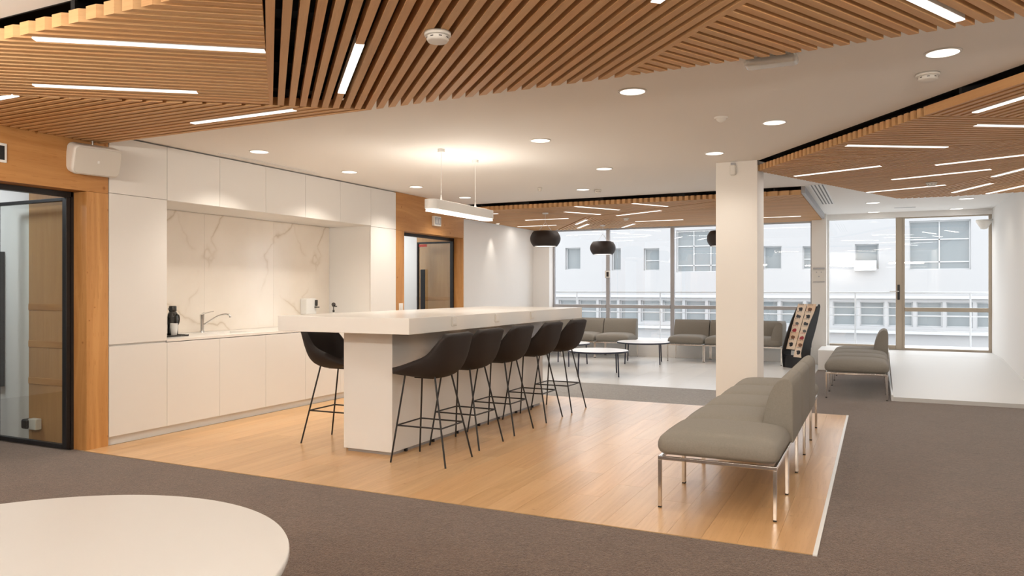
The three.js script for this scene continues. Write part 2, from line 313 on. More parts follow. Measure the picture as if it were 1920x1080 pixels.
for (const r of rafts) {
  const o = r.outline, xs = o.map((p) => p[0]), zs = o.map((p) => p[1]);
  const cx = (Math.min(...xs) + Math.max(...xs)) / 2, cz = (Math.min(...zs) + Math.max(...zs)) / 2;
  const raft = thing('slat_ceiling', r.label, 'slat ceiling');
  mesh('backing_panel', prism(o, CEIL + 0.055, CEIL + 0.075), M.black, raft);
  for (let i = 0; i < o.length; i++) { // black upstand round the opening
    const a = o[i], b = o[(i + 1) % o.length], e = unit([b[0] - a[0], b[1] - a[1]]), n = [-e[1], e[0]], s = Math.sign((cx - a[0]) * n[0] + (cz - a[1]) * n[1]), t = 0.008;
    mesh('upstand', prism([a, b, [b[0] + n[0] * s * t, b[1] + n[1] * s * t], [a[0] + n[0] * s * t, a[1] + n[1] * s * t]], CEIL - 0.002, CEIL + 0.055), M.black, raft);
  }
  for (const f of r.facets) {
    const n = [-f.d[1], f.d[0]], offs = f.poly.map((p) => p[0] * n[0] + p[1] * n[1]), lo = Math.min(...offs), hi = Math.max(...offs);
    const along = (p) => p[0] * f.d[0] + p[1] * f.d[1], l0 = f.lights[0] ? f.lights[0][0][0] * n[0] + f.lights[0][0][1] * n[1] : lo;
    const start = l0 - Math.ceil((l0 - lo) / PITCH) * PITCH;
    const lights = f.lights.map(([a, b, label]) => {
      const off = (a[0] * n[0] + a[1] * n[1] + b[0] * n[0] + b[1] * n[1]) / 2, k = Math.round((off - start) / PITCH), q = start + k * PITCH;
      const ta = Math.min(along(a), along(b)), tb = Math.max(along(a), along(b));
      const pt = (t) => [f.d[0] * t + n[0] * q, f.d[1] * t + n[1] * q];
      stripLight(pt(ta), pt(tb), label, SB - 0.002, r.power, r.color);
      return { k, ta, tb };
    });
    for (let k = 0, c = start; c < hi; k++, c = start + k * PITCH) {
      let p = clipHalf(clipHalf(f.poly, n[0], n[1], c + SW / 2), -n[0], -n[1], -(c - SW / 2));
      if (p.length < 3) continue;
      let pieces = [p];
      for (const l of lights) if (l.k === k) pieces = pieces.flatMap((q) => [clipHalf(q, f.d[0], f.d[1], l.ta - 0.001), clipHalf(q, -f.d[0], -f.d[1], -(l.tb + 0.001))]);
      for (const q of pieces) { if (q.length < 3) continue; const t = q.map(along); if (Math.max(...t) - Math.min(...t) < 0.05) continue; mesh('slat', prism(q, SB, ST, f.d, rnd() * 5), M.slats[Math.floor(rnd() * 3)], raft); }
    }
    // black carrier battens across the slats
    const ts = f.poly.map(along), t0 = Math.min(...ts), t1 = Math.max(...ts);
    for (let t = t0 + 0.35; t < t1 - 0.1; t += 0.6) {
      const p = clipHalf(clipHalf(f.poly, f.d[0], f.d[1], t + 0.012), -f.d[0], -f.d[1], -(t - 0.012));
      if (p.length >= 3) mesh('carrier', prism(p, ST, CEIL + 0.055), M.black, raft);
    }
  }
}

// ---------------------------------------------------------------- ceiling with openings for the rafts
{
  const s = new THREE.Shape(); const R = [[-10.2, BACK], [RWALL + 0.1, BACK], [RWALL + 0.1, WIN - 0.1], [-10.2, WIN - 0.1]];
  R.forEach(([x, z], i) => (i ? s.lineTo(x, -z) : s.moveTo(x, -z))); s.closePath();
  for (const r of rafts) { const h = new THREE.Path(); r.outline.forEach(([x, z], i) => (i ? h.lineTo(x, -z) : h.moveTo(x, -z))); h.closePath(); s.holes.push(h); }
  const g = new THREE.ExtrudeGeometry(s, { depth: 0.2, bevelEnabled: false }); g.rotateX(-Math.PI / 2); g.translate(0, CEIL, 0); uvMetres(g, 'x');
  struct('ceiling', g, M.ceiling, 'smooth white plaster ceiling');
  struct('roof', bx(-10.4, RWALL + 0.3, CEIL + 0.2, CEIL + 0.45, BACK + 0.2, WIN - 0.1), M.ceiling);
}

// ---------------------------------------------------------------- walls
struct('wall_right', bx(RWALL, RWALL + 0.2, 0, CEIL, BACK, WIN), M.wall);
struct('wall_rear', bx(-10.2, RWALL, 0, CEIL, BACK, BACK + 0.2), M.wall);
struct('wall_lounge', bx(-6.95, -6.75, 0, CEIL, -10.96, WIN), M.wall);
struct('wall_outer', bx(-10.2, -10.0, 0, CEIL, BACK, WIN), M.wall);
// wall behind the kitchen
struct('wall_kitchen', bx(-7.0, -6.87, 0, CEIL, -4.62, -8.95), M.wall);
// oak portal walls: boards are separate panels with fine joints
function portal(label, zNear, zFar, o0, o1, top, jamb, ends) { // opening from z=o0 (near) to z=o1 (far)
  const g = structGroup('wall_portal', label), D = LWALL - 0.2;
  const panel = (a, b, y0, y1, grain) => mesh('panel', rbx(D, LWALL, y0, y1, a, b, 0.002, 1, grain), M.portal, g);
  const q = 0.0015, H = CEIL;
  // header
  let z = zNear; const n = Math.max(1, Math.round((zNear - zFar) / 1.9)), w = (zNear - zFar) / n;
  for (let i = 0; i < n; i++) panel(zNear - i * w - q, zNear - (i + 1) * w + q, top, H - 0.002, 'z');
  if (zNear - o0 > 0.01) { const m = Math.max(1, Math.round((zNear - o0) / 1.2)), k = (zNear - o0) / m; for (let i = 0; i < m; i++) panel(zNear - i * k - q, zNear - (i + 1) * k + q, 0, top - q, 'y'); }
  if (o1 - zFar > 0.005) panel(o1, zFar, 0, top - q, 'y');
  return g;
}
portal('oak-clad portal wall with the glass door at the left', BACK, -4.485, -2.9, -4.28, 2.238);
portal('oak-clad portal around the second glass door', -8.935, -10.88, -9.14, -10.853, 2.228);
// rooms behind the two portals
struct('wall_meeting', bx(-10.0, -6.335, 0, CEIL, -4.4, -4.483), M.wall);
struct('wall_passage', bx(-10.0, -6.95, 0, CEIL, -10.97, -11.07), M.wall);
struct('wall_passage_near', bx(-10.0, -6.34, 0, CEIL, -8.98, -8.95), M.wall);
for (const [z, l] of [[-4.4, 'pale oak wall panel with rails seen through the left glass door'], [-10.97, 'pale oak wall panel with rails seen through the far glass door']]) {
  const p = structGroup('wall_panel', l);
  mesh('board', bx(-7.09, -6.335, 0, CEIL, z, z + 0.02, 'y'), M.beigePanel, p);
  for (const y of [0.52, 0.86, 1.2]) mesh('rail', rbx(-7.09, -6.335, y, y + 0.06, z + 0.02, z + 0.026, 0.002, 1, 'x'), M.portal, p);
}
function roomPanel(x, z, label) {  // unseen lamp added to brighten a room behind a glass door
  const g = thing('added_panel_light', label, 'light', [x, CEIL - 0.03, z]);
  mesh('frame', rbx(-0.31, 0.31, 0.004, 0.03, -0.31, 0.31, 0.004), M.whiteMetal, g); mesh('diffuser', bx(-0.29, 0.29, 0, 0.004, -0.29, 0.29), M.lampCool, g);
  const l = new THREE.RectAreaLight(COOL, 26, 0.58, 0.58); l.position.y = -0.006; l.rotation.x = -Math.PI / 2; g.add(l);
}
roomPanel(-7.8, -3.3, 'added unseen ceiling light in the room behind the left glass door');
roomPanel(-7.9, -10.0, 'added unseen ceiling light in the passage behind the far glass door');

// ---------------------------------------------------------------- glass doors standing open
function glassDoor(n, label, z, x0, x1, top, o0) {
  const g = structGroup(`door_${n}`, label), t = 0.02;
  // fixed black lining of the opening
  mesh('lining', join(bx(-6.36, -6.3, 0, top, z - 0.02, z + 0.015), bx(-6.36, -6.3, top - 0.045, top, z, o0)), M.frameBlack, g);
  mesh('stile', rbx(x1 - 0.055, x1, 0.012, top - 0.05, z + 0.02, z + 0.06, 0.004), M.frameBlack, g);
  mesh('stile', rbx(x0, x0 + 0.03, 0.012, top - 0.05, z + 0.02, z + 0.06, 0.004), M.frameBlack, g);
  mesh('rail', rbx(x0 + 0.03, x1 - 0.055, 0.012, 0.05, z + 0.02, z + 0.06, 0.004), M.frameBlack, g);
  mesh('rail', rbx(x0 + 0.03, x1 - 0.055, top - 0.08, top - 0.05, z + 0.02, z + 0.06, 0.004), M.frameBlack, g);
  mesh('pane', bx(x0 + 0.02, x1 - 0.045, 0.04, top - 0.07, z + 0.038, z + 0.042), M.doorGlass, g);
  return g;
}
const d1 = glassDoor(1, 'open glass door leaf with black frame in the left portal', -4.27, -7.33, -6.3, 2.238, -2.9);
const d2 = glassDoor(2, 'open glass door leaf with black frame in the far portal', -10.84, -6.98, -6.28, 2.228, -9.14);
{ // tall black bar handle and a red notice on the far leaf
  mesh('handle', join(rbx(-6.89, -6.80, 0.72, 1.72, -10.765, -10.75, 0.006), ), M.frameBlack, d2);
  mesh('notice', bx(-6.955, -6.79, 2.1, 2.14, -10.795, -10.793), M.red, d2);
}
{
  const s = thing('door_stop', 'small black and cream door stop behind the left glass door', 'door stop', [-6.98, 0.16, -4.34]);  // door stop at the foot of the open leaf
  mesh('body', rbx(-0.02, 0.09, -0.05, 0.05, -0.035, 0.025, 0.008), M.plastic, s); mesh('buffer', rbx(-0.09, -0.005, -0.045, 0.045, -0.03, 0.05, 0.02, 3), M.frameBlack, s);
}
{
  const w = thing('whiteboard', 'black-framed white board on the wall behind the left glass door', 'board', [-8.03, 1.11, -4.38]);
  mesh('board', bx(-0.5, 0.5, -0.6, 0.6, -0.018, 0.0), M.whiteMetal, w);
  mesh('frame', join(bx(-0.54, 0.54, 0.6, 0.64, -0.02, 0.02), bx(-0.54, 0.54, -0.64, -0.6, -0.02, 0.02), bx(-0.54, -0.5, -0.6, 0.6, -0.02, 0.02), bx(0.5, 0.54, -0.6, 0.6, -0.02, 0.02)), M.frameBlack, w);
}

// ---------------------------------------------------------------- kitchen
const KX = LWALL, KB = -6.85;
function cabinet(name, label, z0, z1, y0, y1, doorY, group) {
  const g = thing(name, label, 'cabinet', [0, 0, 0], 0, group);
  mesh('body', bx(KB, KX - 0.022, y0, y1, z0 - 0.001, z1 + 0.001), M.cabinet, g);
  for (const [a, b] of doorY) mesh('door', rbx(KX - 0.02, KX, a + 0.002, b - 0.002, z0 - 0.0018, z1 + 0.0018, 0.0012, 1), M.cabinet, g);
  return g;
}
cabinet('tall_cabinet', 'tall white cabinet beside the oak portal under the speaker', -4.49, -5.1, 0.08, CEIL - 0.012, [[0.9, 2.248], [2.248, CEIL - 0.012], [0.08, 0.885]]);
cabinet('tall_cabinet', 'tall white cabinet at the far end of the kitchenette by the far door', -8.34, -8.93, 0.08, CEIL - 0.012, [[0.08, 2.235], [2.235, CEIL - 0.012]]);
const seams = [-5.1, -5.745, -6.4, -7.05, -7.7, -8.34];
const upper = ['white upper cabinet next to the tall cabinet by the speaker', 'white upper cabinet below the near end of the ceiling air slot', 'white upper cabinet in the middle of the kitchenette above the marble', 'white upper cabinet just past the end of the air slot', 'white upper cabinet last in the row by the far tall cabinet'];
const lower = ['white base cabinet under the black thermos flasks', 'white base cabinet under the sink tap', 'white base cabinet behind the near bar stool', 'white base cabinet hidden behind the island pedestal', 'white base cabinet at the far end behind the island'];
for (let i = 0; i < 5; i++) {
  cabinet('wall_cabinet', upper[i], seams[i], seams[i + 1], 2.245, CEIL - 0.012, [[2.245, CEIL - 0.012]], 'upper cabinets of the kitchenette');
  cabinet('base_cabinet', lower[i], seams[i], seams[i + 1], 0.08, 0.88, [[0.08, 0.885]], 'base cabinets of the kitchenette');
}
mesh('kitchen_plinth', bx(KB, KX - 0.035, 0.002, 0.078, -4.49, -8.93), M.cabinet).userData = { kind: 'structure' };
{
  const w = thing('worktop', 'continuous white kitchen worktop with an inset sink', 'worktop');
  const zs0 = -5.85, zs1 = -6.35, xs0 = -6.62, xs1 = -6.27, y0 = 0.89, y1 = 0.915;
  mesh('slab', join(bx(KB, KX, y0, y1, -5.1, zs0), bx(KB, KX, y0, y1, zs1, -8.34), bx(xs1, KX, y0, y1, zs0, zs1), bx(KB, xs0, y0, y1, zs0, zs1)), M.solid, w);
  const si = mesh('sink', bx(xs0, xs1, 0.886, 0.89, zs0, zs1), M.solid, w);
  mesh('rim', join(bx(xs0 - 0.012, xs1 + 0.012, 0.9155, 0.919, zs0 + 0.012, zs0), bx(xs0 - 0.012, xs1 + 0.012, 0.9155, 0.919, zs1, zs1 - 0.012), bx(xs0 - 0.012, xs0, 0.9155, 0.919, zs0, zs1), bx(xs1, xs1 + 0.012, 0.9155, 0.919, zs0, zs1)), M.solid, si);
}
{
  const s = thing('splashback', 'veined beige marble splashback behind the worktop', 'splashback');
  for (const [a, b] of [[-5.1, -6.18], [-6.18, -7.26], [-7.26, -8.34]]) mesh('slab', rbx(KB, KB + 0.02, 0.916, 2.243, a - 0.0007, b + 0.0007, 0.001, 1, 'z'), M.marble, s);
}
{ // chrome mixer tap
  const f = thing('kitchen_tap', 'chrome mixer tap with a curved spout on the worktop', 'tap', [-6.7, 0.915, -6.03]);
  mesh('body', join(cyl(0.026, 0.028, 0.02, 0, 0.01, 0), cyl(0.021, 0.021, 0.13, 0, 0.085, 0), cyl(0.024, 0.022, 0.05, 0, 0.175, 0)), M.chrome, f);
  const c = new THREE.CatmullRomCurve3([[0, 0.07, 0], [0.07, 0.13, -0.05], [0.15, 0.185, -0.1], [0.22, 0.2, -0.14], [0.25, 0.19, -0.155], [0.255, 0.165, -0.16]].map((p) => new THREE.Vector3(...p)));
  mesh('spout', new THREE.TubeGeometry(c, 30, 0.011, 12), M.chrome, f);
  mesh('lever', join(rod([0, 0.2, 0], [0.02, 0.215, -0.02], 0.012), rod([0.02, 0.212, -0.02], [0.12, 0.235, -0.05], 0.006)), M.chrome, f);
}
{ // tray with vacuum flasks and paper cups
  const t = thing('tray', 'black serving tray on the worktop beside the tall cabinet', 'tray', [-6.5, 0.915, -5.36]);
  mesh('tray_body', join(rbx(-0.16, 0.16, 0, 0.008, -0.18, 0.16, 0.003), rbx(-0.16, 0.16, 0.008, 0.018, 0.15, 0.16, 0.002), rbx(-0.16, 0.16, 0.008, 0.018, -0.18, -0.17, 0.002), rbx(0.15, 0.16, 0.008, 0.018, -0.17, 0.15, 0.002), rbx(-0.16, -0.15, 0.008, 0.018, -0.17, 0.15, 0.002)), M.blackGloss, t);
  const flask = (x, z, h, label) => {
    const g = thing('vacuum_flask', label, 'flask', [x, 0.924, z]);
    mesh('body', lathe([[0.001, 0], [0.05, 0], [0.052, 0.01], [0.052, h * 0.62], [0.046, h * 0.74], [0.034, h * 0.8]]), M.blackGloss, g);
    mesh('lid', lathe([[0.034, h * 0.8], [0.038, h * 0.82], [0.038, h * 0.97], [0.033, h], [0.001, h]]), M.blackGloss, g);
    const c = new THREE.CatmullRomCurve3([[0.045, h * 0.7, 0], [0.085, h * 0.68, 0], [0.088, h * 0.45, 0], [0.05, h * 0.3, 0]].map((p) => new THREE.Vector3(...p))); mesh('handle', new THREE.TubeGeometry(c, 16, 0.008, 8), M.blackGloss, g);
    mesh('spout', rod([-0.03, h * 0.82, 0], [-0.055, h * 0.9, 0], 0.012), M.blackGloss, g);
  };
  flask(-6.47, -5.45, 0.3, 'taller black vacuum flask on the tray, nearer the tap'); flask(-6.57, -5.33, 0.25, 'shorter black vacuum flask on the tray, next to the tall cabinet');
  const cups = (x, z, n, label) => { const g = thing('cup_stack', label, 'cups', [x, 0.924, z]); for (let i = 0; i < n; i++) mesh('cup', lathe([[0.001, 0.002], [0.026, 0.002], [0.036, 0.085], [0.038, 0.085], [0.0385, 0.088], [0.0355, 0.088], [0.0255, 0.006], [0.001, 0.006]].map(([a, b]) => [a, b + i * 0.012]), 20), M.whiteMetal, g); };
  cups(-6.38, -5.39, 4, 'stack of white paper cups in front of the taller flask'); cups(-6.4, -5.28, 3, 'stack of white paper cups closer to the tall cabinet');
}
{ // dispenser and soap bottle by the far end
  const d = thing('towel_dispenser', 'white wall dispenser with a black lever at the marble end', 'dispenser', [KB + 0.02, 1.03, -7.86]);
  mesh('body', rbx(0, 0.11, 0.03, 0.24, -0.09, 0.11, 0.015, 3), M.whiteMetal, d); mesh('lever', join(rbx(0.11, 0.135, 0.14, 0.22, -0.085, -0.05, 0.008, 2), rbx(0.11, 0.15, 0.115, 0.13, -0.1, -0.04, 0.004)), M.blackGloss, d);
  const s = thing('soap_bottle', 'black pump soap bottle on the worktop by the niche side', 'bottle', [-6.4, 0.915, -7.9]);
  mesh('bottle', lathe([[0.001, 0], [0.03, 0], [0.033, 0.01], [0.033, 0.12], [0.024, 0.15], [0.012, 0.16], [0.012, 0.175]]), M.plastic, s);
  mesh('label_band', cyl(0.0335, 0.0335, 0.07, 0, 0.07, 0), M.blackGloss, s); mesh('pump', join(cyl(0.014, 0.014, 0.03, 0, 0.19, 0), cyl(0.006, 0.006, 0.05, 0, 0.225, 0), rbx(-0.012, 0.05, 0.245, 0.26, -0.012, 0.012, 0.004), new THREE.SphereGeometry(0.028, 16, 12).translate(0, 0.275, 0)), M.blackGloss, s);
}
{ // air slot in the ceiling along the cabinets
  const v = thing('air_slot', 'narrow linear air slot in the ceiling above the upper cabinets', 'vent', [0, CEIL, 0]);
  mesh('frame', join(bx(-6.02, -6.005, -0.004, 0, -5.62, -7.08), bx(-5.97, -5.955, -0.004, 0, -5.62, -7.08), bx(-5.995, -5.98, -0.004, 0, -5.62, -7.08)), M.whiteMetal, v);
  mesh('slot', bx(-6.005, -5.97, -0.002, 0, -5.63, -7.07), M.alu, v);
}

// ---------------------------------------------------------------- island counter
{
  const g = thing('island_counter', 'long white bar-height island counter on a slab pedestal', 'counter', [-3.877, 0, -6.75]);
  mesh('top', rbx(-0.654, 0.654, 1.045, 1.172, -1.88, 1.88, 0.004), M.solid, g);
  mesh('pedestal', rbx(-0.25, 0.25, 0.035, 1.045, -1.62, 1.52, 0.003), M.cabinet, g);
  mesh('plinth', bx(-0.225, 0.225, 0.006, 0.035, -1.59, 1.49), M.alu, g);
  for (let i = 0; i < 7; i++) mesh('bracket', rbx(0.225, 0.252, 0.007, 0.034, -1.35 + i * 0.44, -1.33 + i * 0.44, 0.002, 1), M.frameBlack, g);
  [[-5.55], [-6.35], [-7.15]].forEach(([z], i) => { const s = mesh('socket', rbx(0.654, 0.664, 1.085, 1.16, z + 6.75 - 0.04, z + 6.75 + 0.04, 0.003), M.plastic, g); mesh('insert', rbx(0.664, 0.667, 1.1, 1.145, z + 6.75 - 0.028, z + 6.75 + 0.028, 0.001, 1), M.whiteMetal, s); });
}

// ---------------------------------------------------------------- bar stools
function shellGeometry() {
  const C = [[-0.272, 0.75], [-0.2, 0.738], [-0.06, 0.722], [0.08, 0.722], [0.155, 0.75], [0.2, 0.83], [0.222, 0.93], [0.236, 1.04]];
  const E = [[-0.262, 0.756], [-0.19, 0.772], [-0.05, 0.818], [0.05, 0.856], [0.105, 0.892], [0.15, 0.945], [0.192, 1.0], [0.226, 1.042]];
  const W = [0.185, 0.21, 0.222, 0.226, 0.224, 0.218, 0.21, 0.2];
  const cc = new THREE.CatmullRomCurve3(C.map(([x, y]) => new THREE.Vector3(x, y, 0))), ec = new THREE.CatmullRomCurve3(E.map(([x, y]) => new THREE.Vector3(x, y, 0))), wc = new THREE.CatmullRomCurve3(W.map((w, i) => new THREE.Vector3(i, w, 0)));
  const ns = 36, nt = 24, P = [];
  for (let i = 0; i <= ns; i++) for (let j = 0; j <= nt; j++) {
    const s = i / ns, t = (j / nt) * 2 - 1, c = cc.getPoint(s), e = ec.getPoint(s), w = wc.getPoint(s).y, k = Math.abs(t) ** 2.6;
    P.push(new THREE.Vector3(c.x + (e.x - c.x) * k, c.y + (e.y - c.y) * k, w * Math.sin(t * 1.35) / Math.sin(1.35)));
  }
  const id = (i, j) => i * (nt + 1) + j, N = P.map((_, q) => {
    const i = Math.floor(q / (nt + 1)), j = q % (nt + 1), a = P[id(Math.max(0, i - 1), j)], b = P[id(Math.min(ns, i + 1), j)], c = P[id(i, Math.max(0, j - 1))], d = P[id(i, Math.min(nt, j + 1))];
    return b.clone().sub(a).cross(d.clone().sub(c)).normalize();
  });
  const th = 0.05, pos = [], idx = [], n = P.length;
  for (const p of P) pos.push(p.x, p.y, p.z);
  P.forEach((p, q) => { const i = Math.floor(q / (nt + 1)), j = q % (nt + 1), edge = Math.min(i, ns - i, j, nt - j) === 0 ? 0.85 : 1; pos.push(p.x + N[q].x * th * edge, p.y + N[q].y * th * edge, p.z + N[q].z * th * edge); });
  const quad = (a, b, c, d) => idx.push(a, b, c, a, c, d);
  for (let i = 0; i < ns; i++) for (let j = 0; j < nt; j++) { quad(id(i, j), id(i, j + 1), id(i + 1, j + 1), id(i + 1, j)); quad(n + id(i, j), n + id(i + 1, j), n + id(i + 1, j + 1), n + id(i, j + 1)); }
  for (let i = 0; i < ns; i++) { quad(id(i, 0), id(i + 1, 0), n + id(i + 1, 0), n + id(i, 0)); quad(id(i + 1, nt), id(i, nt), n + id(i, nt), n + id(i + 1, nt)); }
  for (let j = 0; j < nt; j++) { quad(id(0, j + 1), id(0, j), n + id(0, j), n + id(0, j + 1)); quad(id(ns, j), id(ns, j + 1), n + id(ns, j + 1), n + id(ns, j)); }
  const g = new THREE.BufferGeometry(); g.setAttribute('position', new THREE.Float32BufferAttribute(pos, 3)); g.setIndex(idx); g.computeVertexNormals();
  return uvMetres(g, 'x');
}
const shell = shellGeometry();
function makeStool(label, pos, turn) {
  const g = thing('bar_stool', label, 'bar stool', pos, turn, 'black bar stools at the island counter');
  mesh('seat_shell', shell, M.stool, g);
  const F = 0.252, G = 0.222, b = 0.13, top = 0.716, R = 0.0075, lerp = (y) => (top - y) / top;
  const foot = (sx, sz, y) => [(sx < 0 ? -0.17 : 0.1) * (1 - lerp(y)) + sx * F * lerp(y), y, sz * (b + (G - b) * lerp(y))];
  for (const sx of [-1, 1]) for (const sz of [-1, 1]) mesh('leg', rod(foot(sx, sz, 0), foot(sx, sz, top), R), M.stoolMetal, g);
  const y = 0.295, c = [foot(-1, -1, y), foot(1, -1, y), foot(1, 1, y), foot(-1, 1, y)];
  for (let i = 0; i < 4; i++) mesh('footrest', rod(c[i], c[(i + 1) % 4], 0.0065), M.stoolMetal, g);
  mesh('under_plate', rbx(-0.12, 0.06, 0.668, 0.676, -0.08, 0.08, 0.003), M.stoolMetal, g);
  return g;
}
const FW = 0.0062;
makeStool('nearest black bar stool on the lounge side of the island counter', [-3.265, FW, -5.27], 0.02);
makeStool('second black bar stool from the near end of the island counter', [-3.325, FW, -5.96], -0.02);
makeStool('middle one of the five black bar stools along the island', [-3.335, FW, -6.66], 0.01);
makeStool('fourth black bar stool along the island, next to last', [-3.335, FW, -7.43], 0);
makeStool('farthest black bar stool in the row, by the low navy table', [-3.325, FW, -8.14], -0.01);
makeStool('single black bar stool on the kitchen side of the island', [-4.432, FW, -5.55], Math.PI + 0.03);

// ---------------------------------------------------------------- round table in the foreground
{
  const g = thing('round_table', 'large round white table in the bottom left foreground', 'table', [-1.912, 0, -1.089]);
  mesh('tabletop', lathe([[0.001, 0.69], [0.675, 0.69], [0.686, 0.697], [0.688, 0.705], [0.688, 0.714], [0.685, 0.72], [0.001, 0.72]], 128), M.tableTop, g);
  mesh('column', lathe([[0.045, 0.02], [0.045, 0.67], [0.16, 0.69]]), M.whiteMetal, g); mesh('base', lathe([[0.001, 0], [0.34, 0], [0.34, 0.008], [0.32, 0.014], [0.06, 0.03], [0.001, 0.03]], 64), M.whiteMetal, g);
}

// ---------------------------------------------------------------- upholstered benches
const backShape = new THREE.Shape();
backShape.moveTo(0, 0.36); backShape.lineTo(0, 0.71); backShape.quadraticCurveTo(0, 0.768, -0.045, 0.77); backShape.quadraticCurveTo(-0.1, 0.765, -0.14, 0.65); backShape.quadraticCurveTo(-0.175, 0.54, -0.19, 0.4); backShape.lineTo(-0.19, 0.36); backShape.closePath();
function backGeo(w) {
  const g = new THREE.ExtrudeGeometry(backShape, { depth: w - 0.024, bevelEnabled: true, bevelSize: 0.01, bevelThickness: 0.01, bevelSegments: 3, curveSegments: 14 });
  g.translate(-0.012, 0, 0.012); return uvMetres(toCreasedNormals(g, 0.6), 'z');
}
// local: modules run along -z from z=0, x from 0 (front of the seats) to D (back side)
function bench(label, pos, turn, modules, P = 0.68, D = 0.72) {
  const g = thing('modular_bench', label, 'bench', pos, turn);
  const seatG = cushion(D + 0.03, 0.13, P - 0.004, 0.062, 0.042), bg = backGeo(P - 0.012);
  modules.forEach((m, i) => {
    const z0 = -i * P, z1 = z0 - P;
    const s = mesh('seat', seatG, M.fabric, g); s.position.set(D / 2, 0.395, (z0 + z1) / 2);
    mesh('frame', join(rbx(0, D, 0.305, 0.328, z0 - 0.001, z0 - 0.021, 0.003, 1), rbx(0, D, 0.305, 0.328, z1 + 0.021, z1 + 0.001, 0.003, 1), rbx(0, 0.02, 0.305, 0.328, z0 - 0.021, z1 + 0.021, 0.003, 1), rbx(D - 0.02, D, 0.305, 0.328, z0 - 0.021, z1 + 0.021, 0.003, 1)), M.chrome, g);
    for (const [x, z] of [[0, z0 - 0.001], [D - 0.022, z0 - 0.001], [0, z1 + 0.023], [D - 0.022, z1 + 0.023]]) { const l = mesh('leg', rbx(x, x + 0.022, 0.008, 0.306, z, z - 0.022, 0.003, 1), M.chrome, g); mesh('foot_cap', rbx(x, x + 0.022, 0, 0.008, z, z - 0.022, 0.002, 1), M.frameBlack, l); }
    if (m & 1) { const b = mesh('backrest', bg, M.fabric, g); b.position.set(D + 0.03, 0, z1 + 0.006); }
    if (m & 2) { const b = mesh('backrest', backGeo(D), M.fabric, g); b.rotation.y = m & 4 ? -Math.PI / 2 : Math.PI / 2; b.position.set(m & 4 ? D : 0, 0, m & 4 ? z0 + 0.01 : z1 - 0.01); }
  });
  return g;
}
bench('long grey fabric bench with three backrests in front of the white pillar', [-1.26, FW, -4.75], 0, [0, 1, 1, 1, 0]);
bench('grey fabric bench beside the ramp with one backrest at its far end', [-0.6, 0, -10.5], 0, [0, 0, 0, 1]);
// sofas with their backs to the windows: modules run from the right end towards -x
bench('grey fabric sofa under the left windows behind the low navy tables', [-4.42, FW, -14.44], Math.PI / 2, [1, 1, 1], 0.7, 0.68);
bench('grey fabric corner sofa under the windows behind the white pillar', [-1.55, FW, -14.44], Math.PI / 2, [7, 1, 1], 0.7, 0.68);

// ---------------------------------------------------------------- low round tables
function lowTable(label, x, z, a0) {
  const g = thing('coffee_table', label, 'table', [x, FW, z], a0);
  mesh('tabletop', lathe([[0.001, 0.388], [0.478, 0.388], [0.484, 0.392], [0.484, 0.4], [0.001, 0.4]], 72), M.tableTop, g);
  mesh('rim', lathe([[0.484, 0.372], [0.492, 0.374], [0.494, 0.386], [0.492, 0.397], [0.4845, 0.399], [0.478, 0.388], [0.478, 0.374], [0.484, 0.372]], 72), M.navy, g);
  for (let k = 0; k < 4; k++) { const t = k * Math.PI / 2, c = Math.cos(t), s = Math.sin(t); mesh('leg', rod([c * 0.45, 0, s * 0.45], [c * 0.43, 0.388, s * 0.43], 0.0115, 12), M.navy, g); }
}
lowTable('low round white table with navy rim, nearer the bar stools', -4.07, -11.63, 1.15);
lowTable('low round white table with navy rim, closer to the sofas', -3.95, -13.86, 1.0);
lowTable('low round navy-legged table half hidden behind the farthest stool', -5.2, -12.95, 0.6);

// ---------------------------------------------------------------- pillar and back wall columns
struct('pillar', rbx(-1.585, -1.15, 0, CEIL, -8.4, -8.9, 0.004), M.pillar, 'square white pillar behind the long bench');
struct('column', rbx(-6.75, -6.37, 0, CEIL, -15.05, WIN, 0.004), M.wall, 'white column in the left window corner');
struct('column', rbx(-1.09, -0.84, 0, CEIL, -14.98, WIN, 0.004), M.pillar, 'beige column between the sofa window and the terrace door');
struct('trim', rbx(-0.92, -0.87, 2.68, CEIL - 0.001, -10.83, -15.15, 0.003), M.alu, 'grey metal edge along the lounge slat raft');

// ---------------------------------------------------------------- window wall
struct('wall_sill', bx(-6.75, -1.09, 0, 0.29, -15.2, WIN - 0.1), M.wall, 'low white plinth under the windows');
struct('wall_lintel', bx(-6.75, RWALL, 2.675, CEIL, -15.2, WIN - 0.1), M.wall, 'white lintel band above the windows');
struct('wall_threshold', bx(-0.84, RWALL, 0, 0.29, -15.2, WIN - 0.1), M.alu, 'metal threshold below the terrace door');
function windowUnit(name, label, x0, x1, y0, y1, mat, transom, fw = 0.04) {
  const g = structGroup(name, label), z0 = WIN - 0.03, z1 = WIN + 0.035;
  mesh('frame', join(rbx(x0, x0 + fw, y0, y1, z0, z1, 0.003, 1), rbx(x1 - fw, x1, y0, y1, z0, z1, 0.003, 1), rbx(x0 + fw, x1 - fw, y0, y0 + fw, z0, z1, 0.003, 1), rbx(x0 + fw, x1 - fw, y1 - fw, y1, z0, z1, 0.003, 1)), mat, g);
  if (transom) { mesh('transom', rbx(x0 + fw, x1 - fw, 0.99, 1.06, z0 - 0.01, z1 + 0.02, 0.004), mat, g); mesh('pane', bx(x0 + fw, x1 - fw, y0 + fw, 0.99, WIN - 0.003, WIN + 0.003), M.glass, g); mesh('pane', bx(x0 + fw, x1 - fw, 1.06, y1 - fw, WIN - 0.003, WIN + 0.003), M.glass, g); }
  else mesh('pane', bx(x0 + fw, x1 - fw, y0 + fw, y1 - fw, WIN - 0.003, WIN + 0.003), M.glass, g);
  return g;
}
